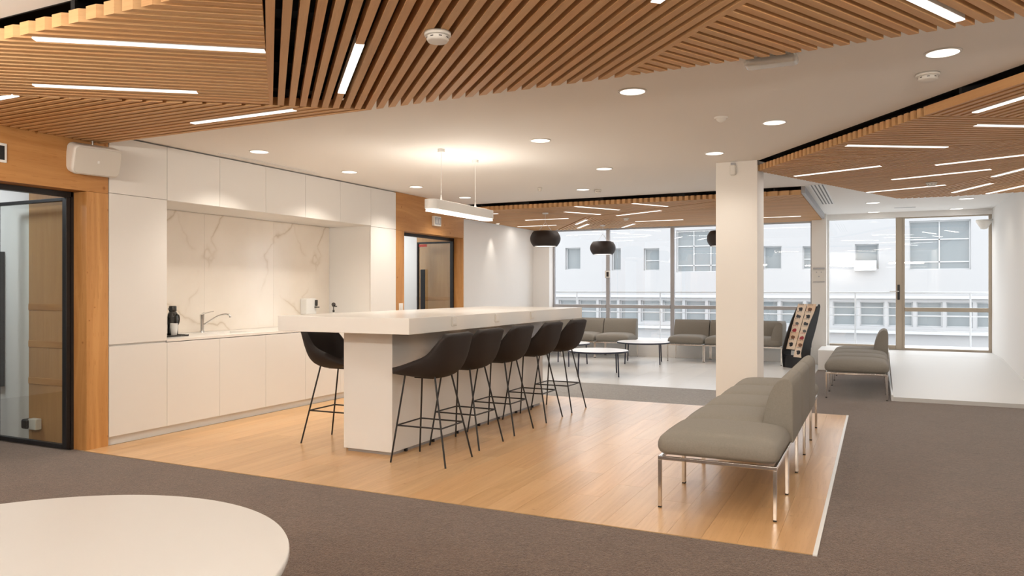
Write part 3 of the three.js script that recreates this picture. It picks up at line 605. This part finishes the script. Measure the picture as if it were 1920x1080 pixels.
windowUnit('window_1', 'leftmost window behind the sofa', -6.37, -5.12, 0.29, 2.675, M.alu, true);
windowUnit('window_2', 'window between the two grey mullions', -5.12, -3.75, 0.29, 2.675, M.alu, true);
windowUnit('window_3', 'window left of the white pillar', -3.75, -2.38, 0.29, 2.675, M.alu, true);
windowUnit('window_4', 'window right of the white pillar', -2.38, -1.09, 0.29, 2.675, M.alu, true);
const td = windowUnit('door_3', 'tall glass terrace door with bronze frame', -0.84, 0.4, 0.29, 2.7, M.whiteMetal, false, 0.035);
mesh('stile', rbx(0.3, 0.4, 0.3, 2.69, WIN - 0.04, WIN + 0.05, 0.004), M.bronze, td);
mesh('rail', rbx(-0.8, 0.3, 0.3, 0.38, WIN - 0.03, WIN + 0.045, 0.004), M.bronze, td);
{ const h = mesh('handle_plate', rbx(0.325, 0.365, 1.2, 1.47, WIN + 0.05, WIN + 0.062, 0.004), M.frameBlack, td); mesh('lever', join(rod([0.345, 1.35, WIN + 0.06], [0.345, 1.35, WIN + 0.1], 0.009), rod([0.345, 1.35, WIN + 0.1], [0.2, 1.35, WIN + 0.1], 0.009)), M.steel, h); }
windowUnit('window_5', 'window beside the terrace door with a bronze transom', 0.4, RWALL, 0.29, 2.7, M.bronze, true, 0.045);
{ // small control boxes
  const c = thing('control_box', 'small box with a dark button on the left window mullion', 'switch', [-5.12, 1.7, WIN + 0.036]);
  mesh('case', rbx(-0.055, 0.055, -0.075, 0.075, 0, 0.03, 0.006), M.plastic, c); mesh('button', rbx(-0.02, 0.03, -0.05, 0.05, 0.03, 0.036, 0.004), M.shade, c);
  const t = thing('notice_board', 'small framed notice on the beige column by the terrace door', 'notice', [-0.965, 1.65, -14.979]);
  mesh('panel', rbx(-0.095, 0.095, -0.13, 0.13, 0, 0.008, 0.002), M.plastic, t); mesh('ledge', rbx(-0.1, 0.1, 0.105, 0.135, 0.008, 0.03, 0.003), M.alu, t); mesh('ledge', rbx(-0.1, 0.1, -0.135, -0.12, 0.008, 0.02, 0.003), M.alu, t);
  for (const [x, y] of [[-0.04, 0.05], [0.04, 0.05], [0, -0.03]]) mesh('mark', cyl(0.011, 0.011, 0.003, 0, 0, 0, 16).rotateX(Math.PI / 2).translate(x, y, 0.0095), M.alu, t);
}

// ---------------------------------------------------------------- brochure stand
const prints = [[0.1, 0.1, 0.12], [0.62, 0.16, 0.2], [0.2, 0.2, 0.22], [0.45, 0.3, 0.2], [0.36, 0.36, 0.36]].map((ink, k) => texture(64, 96, (u, v) => {
  const dx = (u - 0.35 - 0.2 * hash(k, 1, 9)) / 0.28, dy = (v - 0.45) / 0.2, n = fbm(u, v, 4, 5, 3, 90 + k), b = dx * dx + dy * dy + (n - 0.5) * 1.6;
  return b < 0.75 ? ink : v > 0.86 && u > 0.12 && u < 0.7 && (Math.floor(u * 24) % 2) ? mix(ink, [0.85, 0.78, 0.7], 0.5) : mix([0.9, 0.84, 0.77], [0.88, 0.76, 0.64], k === 3 ? 0.9 : n * 0.5);
}));
const covers = prints.map((t) => std({ map: t, roughness: 0.6 }));
{
  const a = -0.7, at = [-1.2, FW, -14.2], g = thing('brochure_stand', 'black leaning brochure stand full of leaflets behind the pillar', 'stand', at, a);
  const hw = 0.225, side = new THREE.Shape(); // profile: z (forward) , y
  side.moveTo(0.2, 0); side.lineTo(0.23, 0.28); side.quadraticCurveTo(0.17, 0.52, 0.02, 0.82); side.quadraticCurveTo(-0.08, 1.0, -0.17, 1.12); side.quadraticCurveTo(-0.2, 1.13, -0.2, 1.07); side.quadraticCurveTo(-0.13, 0.75, 0.0, 0.45); side.quadraticCurveTo(0.05, 0.2, 0.03, 0); side.closePath();
  for (const s of [-1, 1]) { const q = new THREE.ExtrudeGeometry(side, { depth: 0.016, bevelEnabled: false }); q.rotateY(-Math.PI / 2); q.translate(s * hw + 0.008, 0, 0); mesh('side_panel', uvMetres(q, 'y'), M.frameBlack, g); }
  mesh('front_panel', rbx(-hw, hw, 0, 0.19, 0.17, 0.19, 0.003), M.frameBlack, g); mesh('back_panel', (() => { const q = rbx(-hw + 0.008, hw - 0.008, -0.4, 0.42, -0.006, 0.006, 0.002); q.rotateX(-0.3); q.translate(0, 0.68, -0.06); return q; })(), M.frameBlack, g);
  const yaw = new THREE.Euler(0, a, 0);
  const rows = 7, words = ['top', 'second', 'third', 'fourth', 'fifth', 'sixth', 'lowest'];
  for (let r = 0; r < rows; r++) {
    const t = r / (rows - 1), y = 1.0 - t * 0.74, z = -0.1 + t * 0.27;
    mesh('pocket', rbx(-hw + 0.008, hw - 0.008, y - 0.075, y - 0.035, z - 0.02, z + 0.012, 0.002, 1), M.frameBlack, g);
    for (const s of [-1, 1]) {
      if (r === 6 && s < 0) continue;
      const w = new THREE.Vector3(s * 0.108, y + 0.03, z - 0.004).applyEuler(yaw);
      const b = thing('brochure', `${s < 0 ? 'left' : 'right'} leaflet in the ${words[r]} row of the brochure stand`, 'brochure', [at[0] + w.x, at[1] + w.y, at[2] + w.z], a);
      const m = new THREE.BoxGeometry(0.2, 0.19, 0.006); m.rotateX(-0.3); mesh('leaflet', m, covers[(r * 2 + (s > 0 ? 1 : 0) * 3) % 5], b);
    }
  }
}

// ---------------------------------------------------------------- ceiling lamps
function downlight(x, z, label, r = 0.088, I = DOWNLIGHT_CANDELA, color = WARM, mat = M.lampWarm, cone = 1.25) {
  const g = thing('downlight', label, 'light', [x, CEIL, z]);
  mesh('trim_ring', lathe([[r, 0], [r + 0.012, 0], [r + 0.011, -0.004], [r, -0.007], [r - 0.002, -0.006], [r, 0]], 40), M.whiteMetal, g);
  mesh('lens', lathe([[0.001, -0.0045], [r - 0.001, -0.0045], [r - 0.001, -0.001], [0.001, -0.001]], 40), mat, g);
  const l = new THREE.SpotLight(color, I, 0, cone, 0.88, 2); l.position.set(0, -0.012, 0); l.target.position.set(0, -2, 0); l.shadow.radius = 3; g.add(l, l.target);
}
downlight(0.343, -5.041, 'recessed downlight nearest the top right corner of the photo');
downlight(-1.531, -5.099, 'recessed downlight just behind the front slat raft, above the long bench');
downlight(-0.763, -6.555, 'recessed downlight right of the pillar, towards the corridor raft');
downlight(-2.805, -6.416, 'recessed downlight to the right of the pendant bar canopies');
downlight(-1.482, -7.789, 'recessed downlight closest to the pillar top');
downlight(-5.565, -5.72, 'recessed downlight nearest the speaker in the kitchenette row', 0.088, KITCHEN_CANDELA, WARM, M.lampWarm, 1.08);
downlight(-5.578, -7.172, 'second recessed downlight of the kitchenette row', 0.088, KITCHEN_CANDELA, WARM, M.lampWarm, 1.08);
downlight(-5.588, -8.613, 'third recessed downlight of the kitchenette row', 0.088, KITCHEN_CANDELA, WARM, M.lampWarm, 1.08);
downlight(-5.578, -9.94, 'last recessed downlight of the kitchenette row, by the far portal', 0.088, KITCHEN_CANDELA, WARM, M.lampWarm, 1.08);
downlight(-2.808, -8.245, 'recessed downlight behind the pendant bar, left of the pillar');
downlight(-3.662, -9.846, 'recessed downlight beside the round detector at the lounge raft edge');
downlight(-0.061, -13.386, 'nearer left downlight in the pale ceiling over the terrace door', 0.1, 1.2);
downlight(-0.052, -15.0, 'farther left downlight in the pale ceiling over the terrace door', 0.1, 1.2);
downlight(1.219, -13.369, 'nearer right downlight in the pale ceiling over the ramp', 0.1, 1.2);
downlight(1.226, -15.0, 'farther right downlight in the pale ceiling over the ramp', 0.1, 1.2);
// unseen downlights added to brighten the near end, continuing the ceiling grid
for (const [x, z, l] of [[-4.4, -1.0, 'over the left aisle behind the photographer'], [0.1, -0.8, 'over the photographer'], [-2.2, 1.4, 'behind the round table'], [0.1, 1.4, 'behind the photographer']]) downlight(x, z, `added unseen downlight ${l}`);

function barLight(label, x, z, turn, down, up) { // white bar light hung on two cables, lit below and above
  const L = 1.28, g = thing('pendant_bar_light', label, 'light', [x, 2.15, z], turn);
  const s = new THREE.Shape(), w = 0.062, h = L / 2 - w; s.moveTo(-w, -h); s.lineTo(-w, h); s.absarc(0, h, w, Math.PI, 0, true); s.lineTo(w, -h); s.absarc(0, -h, w, 0, -Math.PI, true);
  const body = new THREE.ExtrudeGeometry(s, { depth: 0.085, bevelEnabled: true, bevelSize: 0.004, bevelThickness: 0.004, bevelSegments: 2, curveSegments: 16 }); body.rotateX(-Math.PI / 2); body.translate(0, 0.019, 0);
  mesh('housing', body, M.whiteMetal, g);
  const low = new THREE.ExtrudeGeometry(s, { depth: 0.016, bevelEnabled: true, bevelSize: -0.006, bevelThickness: 0.004, bevelSegments: 2, curveSegments: 16 }); low.rotateX(-Math.PI / 2); low.translate(0, -0.002, 0);
  mesh('diffuser', low, M.lampWhite, g);
  mesh('up_lens', bx(-0.03, 0.03, 0.109, 0.113, -L / 2 + 0.1, L / 2 - 0.1), M.lampWhite, g);
  for (const z of [0.4, -0.3]) {
    mesh('cable', rod([0, 0.17, z], [0, 0.6, z], 0.002, 6), M.whiteMetal, g); mesh('cable_grip', join(cyl(0.005, 0.012, 0.05, 0, 0.145, z, 12), cyl(0.028, 0.03, 0.008, 0, 0.113, z, 20)), M.whiteMetal, g);
    mesh('canopy', cyl(0.035, 0.035, 0.03, 0, CEIL - 2.15 - 0.015, z, 24), M.whiteMetal, g);
  }
  const d = new THREE.RectAreaLight(WARM, down, 0.1, L - 0.1); d.position.y = -0.014; d.rotation.x = -Math.PI / 2; g.add(d);
  for (const t of [-1, 1]) { const u = new THREE.RectAreaLight(WARM, up, 0.05, L - 0.2); u.position.set(-t * 0.02, 0.145, 0); u.rotation.set(Math.PI / 2, t * 1.12, 0); g.add(u); } // wide uplight to both sides
}
barLight('white rounded bar light hanging over the island counter', -3.86, -6.8, 0, 22, 29);
// unseen bar lights added to brighten the near ceiling and furniture
for (const [x, z, up, l] of [[-4.3, -0.6, 300, 'left of the round table'], [-2.0, 1.0, 60, 'behind the round table'], [0.9, -0.9, 300, 'right of the photographer'], [-1.2, 2.3, 180, 'at the rear wall']]) barLight(`added unseen bar light hanging ${l}`, x, z, Math.PI / 2, 4, up);
function drum(x, z, y, label) { // dark bulging drum pendant with white inside
  const R = 0.25, H = 0.255, g = thing('drum_pendant', label, 'light', [x, y, z]);
  const pts = []; for (let i = 0; i <= 14; i++) { const t = i / 14, r = R - 0.055 * (2 * t - 1) ** 2 + 0.004 * Math.sin(t * 3.1); pts.push([r, t * H]); }
  mesh('shade', lathe([...pts, ...pts.slice().reverse().map(([r, q]) => [r - 0.006, q]), pts[0]], 48), M.shade, g);
  mesh('diffuser', lathe([[0.001, 0.006], [0.188, 0.006], [0.188, 0.012], [0.001, 0.012]], 48), M.lampWarm, g);
  mesh('top_plate', lathe([[0.001, H - 0.02], [0.186, H - 0.02], [0.186, H - 0.014], [0.001, H - 0.014]], 48), M.shade, g);
  const top = SB - y; for (const a of [0.4, 1.97, 3.54, 5.11]) mesh('cord', rod([Math.cos(a) * 0.17, H - 0.015, Math.sin(a) * 0.17], [0, H + 0.15, 0], 0.0022, 6), M.whiteMetal, g);
  mesh('cord', rod([0, H + 0.15, 0], [0, top, 0], 0.0025, 6), M.whiteMetal, g);
  mesh('canopy', cyl(0.05, 0.05, 0.02, 0, top - 0.01, 0, 24), M.whiteMetal, g);
  const l = new THREE.SpotLight(WARM, 2, 0, 1.1, 0.6, 2); l.position.y = -0.012; l.target.position.set(0, -2, 0); l.shadow.radius = 6; g.add(l, l.target);
}
drum(-4.98, -11.6, 2.1, 'dark brown drum pendant lamp next to the hanging bar light');
drum(-4.9, -14.3, 2.075, 'dark brown drum pendant lamp in front of the left window mullion');
drum(-2.32, -12.87, 2.105, 'dark brown drum pendant lamp mostly hidden by the pillar');
{ // wall washer in the lounge raft
  const g = thing('wall_washer', 'small spotlight in the slats grazing the left lounge wall', 'light', [-6.6, SB - 0.004, -13.05]);
  mesh('ring', cyl(0.04, 0.04, 0.012, 0, -0.002, 0, 24), M.whiteMetal, g); mesh('lens', cyl(0.03, 0.03, 0.004, 0, -0.0095, 0, 24), M.lampWarm, g);
  const l = new THREE.SpotLight(WARM, 1.2, 0, 0.45, 0.5, 2); l.position.y = -0.016; l.target.position.set(-0.1, -1.2, 0); l.shadow.radius = 1; g.add(l, l.target);
}

// ---------------------------------------------------------------- detectors, speaker, signs
function detector(x, y, z, label, r = 0.055, rings = true) {
  const g = thing('smoke_detector', label, 'detector', [x, y, z]);
  mesh('base', lathe([[0.001, 0], [r, 0], [r, -0.014], [r * 0.94, -0.02], [0.001, -0.02]], 32), M.plastic, g);
  mesh('chamber', lathe([[r * 0.8, -0.02], [r * 0.84, -0.034], [r * 0.72, -0.046], [0.001, -0.05]], 32), M.plastic, g);
  if (rings) for (let k = 0; k < 8; k++) { const t = k * Math.PI / 4; mesh('vent', rbx(-0.008, 0.008, -0.031, -0.026, r * 0.8, r * 0.84, 0.001, 1).rotateY(t), M.shade, g); }
}
detector(-1.95, SB, -3.2, 'round cream smoke detector on the front slat raft', 0.066);
detector(0.291, CEIL, -5.5, 'round white detector below the top right downlight', 0.07);
detector(-3.495, CEIL, -9.989, 'small round detector beside a downlight at the lounge raft edge', 0.05);
detector(0.58, SB, -10.24, 'round smoke detector on the corridor slat raft', 0.06);
detector(-4.02, SB, -13.0, 'small smoke detector on the lounge slat raft', 0.05);
detector(-4.133, CEIL, -9.435, 'flat white ceiling sensor in front of the lounge raft', 0.03, false);
{
  const g = thing('presence_sensor', 'small cone-shaped white sensor in the middle of the ceiling', 'sensor', [-1.126, CEIL, -6.185]);
  mesh('base', cyl(0.055, 0.05, 0.012, 0, -0.006, 0, 28), M.plastic, g); mesh('dome', lathe([[0.042, -0.012], [0.03, -0.03], [0.012, -0.042], [0.001, -0.044]], 28), M.plastic, g);
  const p = thing('motion_sensor', 'small white motion sensor at the top of the pillar', 'sensor', [-1.4, 2.68, -8.399]);
  mesh('bracket', rbx(-0.025, 0.025, 0.04, 0.075, 0, 0.02, 0.004), M.alu, p); mesh('case', rbx(-0.032, 0.032, -0.06, 0.05, 0.003, 0.05, 0.016, 3), M.plastic, p);
  const e = thing('emergency_light', 'translucent rounded emergency light at the edge of the front slats', 'light', [-0.56, CEIL, -4.66]);
  mesh('base', rbx(-0.14, 0.14, -0.015, 0, -0.055, 0.055, 0.006), M.plastic, e); mesh('cover', rbx(-0.15, 0.15, -0.065, -0.015, -0.062, 0.062, 0.024, 4), M.clearPlastic, e);
}
{ // loudspeaker hung from a bracket under the slats
  const g = thing('loudspeaker', 'cream wall loudspeaker hanging at the top of the oak portal', 'speaker', [-5.97, 2.475, -4.27]);
  const b = new THREE.Group(); b.name = 'cabinet_body'; b.rotation.set(0.0, 0, 0); g.add(b);
  const s = new THREE.Shape(); const w = 0.18, h = 0.105; s.moveTo(-w + 0.03, -h); s.lineTo(w - 0.03, -h); s.quadraticCurveTo(w - 0.005, -h, w, -h + 0.03); s.lineTo(w, h - 0.03); s.quadraticCurveTo(w, h, w - 0.03, h); s.lineTo(-w + 0.03, h); s.quadraticCurveTo(-w, h, -w, h - 0.03); s.lineTo(-w, -h + 0.03); s.quadraticCurveTo(-w + 0.005, -h, -w + 0.03, -h);
  const q = new THREE.ExtrudeGeometry(s, { depth: 0.1, bevelEnabled: true, bevelSize: 0.02, bevelThickness: 0.03, bevelSegments: 4 });
  q.translate(0, 0, -0.13); const grille = new THREE.ExtrudeGeometry(s, { depth: 0.006, bevelEnabled: true, bevelSize: 0.006, bevelThickness: 0.004, bevelSegments: 2 }); grille.translate(0, 0, 0.0);
  const M4 = new THREE.Matrix4().makeRotationFromEuler(new THREE.Euler(0.3, 1.38, 0.0, 'YXZ'));
  const badge = rbx(-0.009, 0.009, -0.011, 0.011, 0.0105, 0.0125, 0.001, 1);
  for (const k of [q, grille, badge]) k.applyMatrix4(M4);
  g.remove(b); mesh('case', q, M.plastic, g); mesh('grille', grille, M.speaker, g); mesh('badge', badge, M.whiteMetal, g);
  mesh('bracket', join(rbx(-0.09, -0.05, 0.1, 0.125, -0.02, 0.02, 0.004), rod([-0.07, 0.12, 0], [-0.07, SB - 2.475, 0], 0.008, 10)), M.steel, g);
}
{ // signs and switches
  const s = thing('toilet_sign', 'small illuminated toilet sign box above the far portal', 'sign', [LWALL, 2.435, -9.985]);
  mesh('box', rbx(0, 0.05, -0.075, 0.075, -0.1, 0.1, 0.006), M.plastic, s); mesh('face', rbx(0.05, 0.054, -0.055, 0.055, -0.085, 0.085, 0.002, 1), M.alu, s);
  const fig = (z, dress) => join(cyl(0.009, 0.009, 0.003, 0, 0, 0, 16).rotateZ(Math.PI / 2).translate(0.0555, 0.032, z), dress ? prism([[-0.02, -0.018], [0.02, -0.018], [0.008, 0.024], [-0.008, 0.024]], 0, 0.003).rotateZ(Math.PI / 2).rotateX(-Math.PI / 2).translate(0.057, -0.008, z) : rbx(0.054, 0.057, -0.035, 0.02, z - 0.012, z + 0.012, 0.001, 1));
  mesh('pictogram', fig(0.04, false), M.whiteMetal, s); mesh('pictogram', fig(-0.04, false), M.whiteMetal, s); mesh('divider', bx(0.054, 0.0555, -0.05, 0.05, -0.002, 0.002), M.whiteMetal, s);
  const w = thing('light_switch', 'pale light switch plate on the near jamb of the far portal', 'switch', [LWALL, 1.14, -9.05]);
  mesh('plate', rbx(0, 0.008, -0.05, 0.05, -0.05, 0.05, 0.003), M.plastic, w); mesh('rocker', rbx(0.008, 0.012, -0.03, 0.03, -0.028, 0.028, 0.003), M.whiteMetal, w);
  const e = thing('wall_sign', 'small dark framed sign on the oak header at the left picture edge', 'sign', [LWALL, 2.455, -3.53]);
  mesh('frame', rbx(0, 0.012, -0.075, 0.075, -0.08, 0.08, 0.003), M.whiteMetal, e); mesh('face', rbx(0.012, 0.014, -0.055, 0.055, -0.062, 0.062, 0.001, 1), M.frameBlack, e);
  const l = thing('cone_speaker', 'cream cone-shaped loudspeaker high in the right window corner', 'speaker', [1.64, 2.52, -15.13]);  // small loudspeaker, gives no light
  mesh('cone', lathe([[0.001, -0.11], [0.05, -0.1], [0.12, 0.02], [0.12, 0.05], [0.001, 0.06]], 32), M.plastic, l); mesh('mount', rod([0, 0, 0], [0.13, 0.06, 0], 0.015), M.plastic, l);
}
{ // slot diffuser in the far ceiling and small grilles
  const v = thing('slot_diffuser', 'four-slot white air diffuser in the ceiling beside the lounge raft', 'vent', [-0.72, CEIL, -11.9]);
  mesh('plate', rbx(-0.1, 0.1, -0.006, 0, -1.35, 1.2, 0.002, 1), M.whiteMetal, v); for (let k = 0; k < 4; k++) mesh('slot', bx(-0.075 + k * 0.045, -0.057 + k * 0.045, -0.0075, -0.006, -1.32, 1.17), M.frameBlack, v);
  const d = thing('ceiling_grille', 'tiny grey grille in the pale ceiling above the terrace door', 'vent', [0.42, CEIL, -14.4]);
  mesh('plate', rbx(-0.16, 0.16, -0.004, 0, -0.03, 0.03, 0.001, 1), M.alu, d);
}

// ---------------------------------------------------------------- outside: terrace, railing, opposite building
struct('terrace', bx(-12, 6, 0.05, 0.27, WIN - 0.1, -17.0), M.balcony, 'pale terrace slab outside the windows');
{
  const g = thing('railing', 'white horizontal-bar railing along the terrace edge', 'railing', [0, 0.27, -16.8]);
  mesh('top_rail', rod([-12, 1.05, 0], [6, 1.05, 0], 0.022), M.facadeTrim, g);
  for (const y of [0.3, 0.59, 0.75]) mesh('bar', rod([-12, y, 0], [6, y, 0], 0.01, 8), M.facadeTrim, g);
  for (let x = -10.4; x < 6; x += 2) mesh('post', rod([x, 0, 0], [x, 1.05, 0], 0.016, 8), M.facadeTrim, g);
}
struct('ground', bx(-60, 40, -5, -4.7, -17.5, -38.0), M.ground, 'street between the two buildings');
{
  const FZ = -38, g = thing('opposite_building', 'overexposed white plaster building across the street', 'building', [0, 0, FZ]);
  const s = new THREE.Shape(); s.moveTo(-32, -4.7); s.lineTo(22, -4.7); s.lineTo(22, 5.1); s.lineTo(-32, 5.1); s.closePath();
  const wins = [[-15.14, -14.28, 2.42, 3.58, 1, 1], [-12.53, -12.04, 2.35, 3.5, 1, 1], [-10.81, -10.01, 2.32, 3.46, 1, 2], [-9.13, -6.6, 2.22, 4.33, 3, 3], [-4.91, -4.1, 2.32, 3.42, 1, 1], [-3.16, -2.4, 2.3, 3.38, 1, 2], [-0.92, 0.06, 2.29, 3.42, 1, 1], [1.28, 3.64, 2.23, 4.39, 2, 3]];
  for (let x = -15.6; x < 5.5; x += 1.14) wins.push([x + 0.07, x + 1.07, -0.3, 0.8, 1, 2]);
  for (const [a, b, c, d] of wins) { const h = new THREE.Path(); h.moveTo(a, c); h.lineTo(b, c); h.lineTo(b, d); h.lineTo(a, d); h.closePath(); s.holes.push(h); }
  const w = new THREE.ExtrudeGeometry(s, { depth: 0.4, bevelEnabled: false }); w.translate(0, 0, -0.4); mesh('wall', uvMetres(w, 'x'), M.facade, g);
  mesh('ledge', bx(-32, 22, 0.95, 1.08, 0, 0.18), M.facadeTrim, g); mesh('ledge', bx(-32, 22, -0.62, -0.45, 0, 0.25), M.facadeTrim, g);
  for (const [a, b, c, d, nx, ny] of wins) {
    const f = 0.05, q = [bx(a, a + f, c, d, -0.3, -0.2), bx(b - f, b, c, d, -0.3, -0.2), bx(a + f, b - f, c, c + f, -0.3, -0.2), bx(a + f, b - f, d - f, d, -0.3, -0.2)];
    for (let i = 1; i < nx; i++) { const x = a + (b - a) * i / nx; q.push(bx(x - f / 2, x + f / 2, c + f, d - f, -0.3, -0.2)); }
    const ys = ny === 3 ? [c + (d - c) * 0.16, c + (d - c) * 0.62] : ny === 2 ? [c + (d - c) * 0.45] : [];
    for (const y of ys) q.push(bx(a + f, b - f, y - f / 2, y + f / 2, -0.3, -0.2));
    const fr = mesh('window', join(...q), M.facadeTrim, g); mesh('pane', bx(a + f, b - f, c + f, d - f, -0.27, -0.26), M.facadeGlass, fr);
  }
  const ac = thing('air_conditioner', 'white outdoor air-conditioner unit below an opposite window', 'air conditioner', [-0.45, 2.42, FZ + 0.01]);
  mesh('case', rbx(-0.5, 0.42, -0.22, 0.25, 0, 0.35, 0.02), M.facadeTrim, ac); mesh('fan_grille', cyl(0.14, 0.14, 0.02, 0, 0, 0, 24).rotateX(Math.PI / 2).translate(0.22, 0, 0.36), M.alu, ac); mesh('louvre', rbx(-0.45, 0.0, -0.15, 0.15, 0.35, 0.36, 0.004, 1), M.whiteMetal, ac);
}

// ---------------------------------------------------------------- shadows and render
scene.traverse((o) => { if (o.isMesh) { o.castShadow = true; o.receiveShadow = true; } if (o.isLight && o.shadow) o.castShadow = true; });
renderer.render(scene, camera);
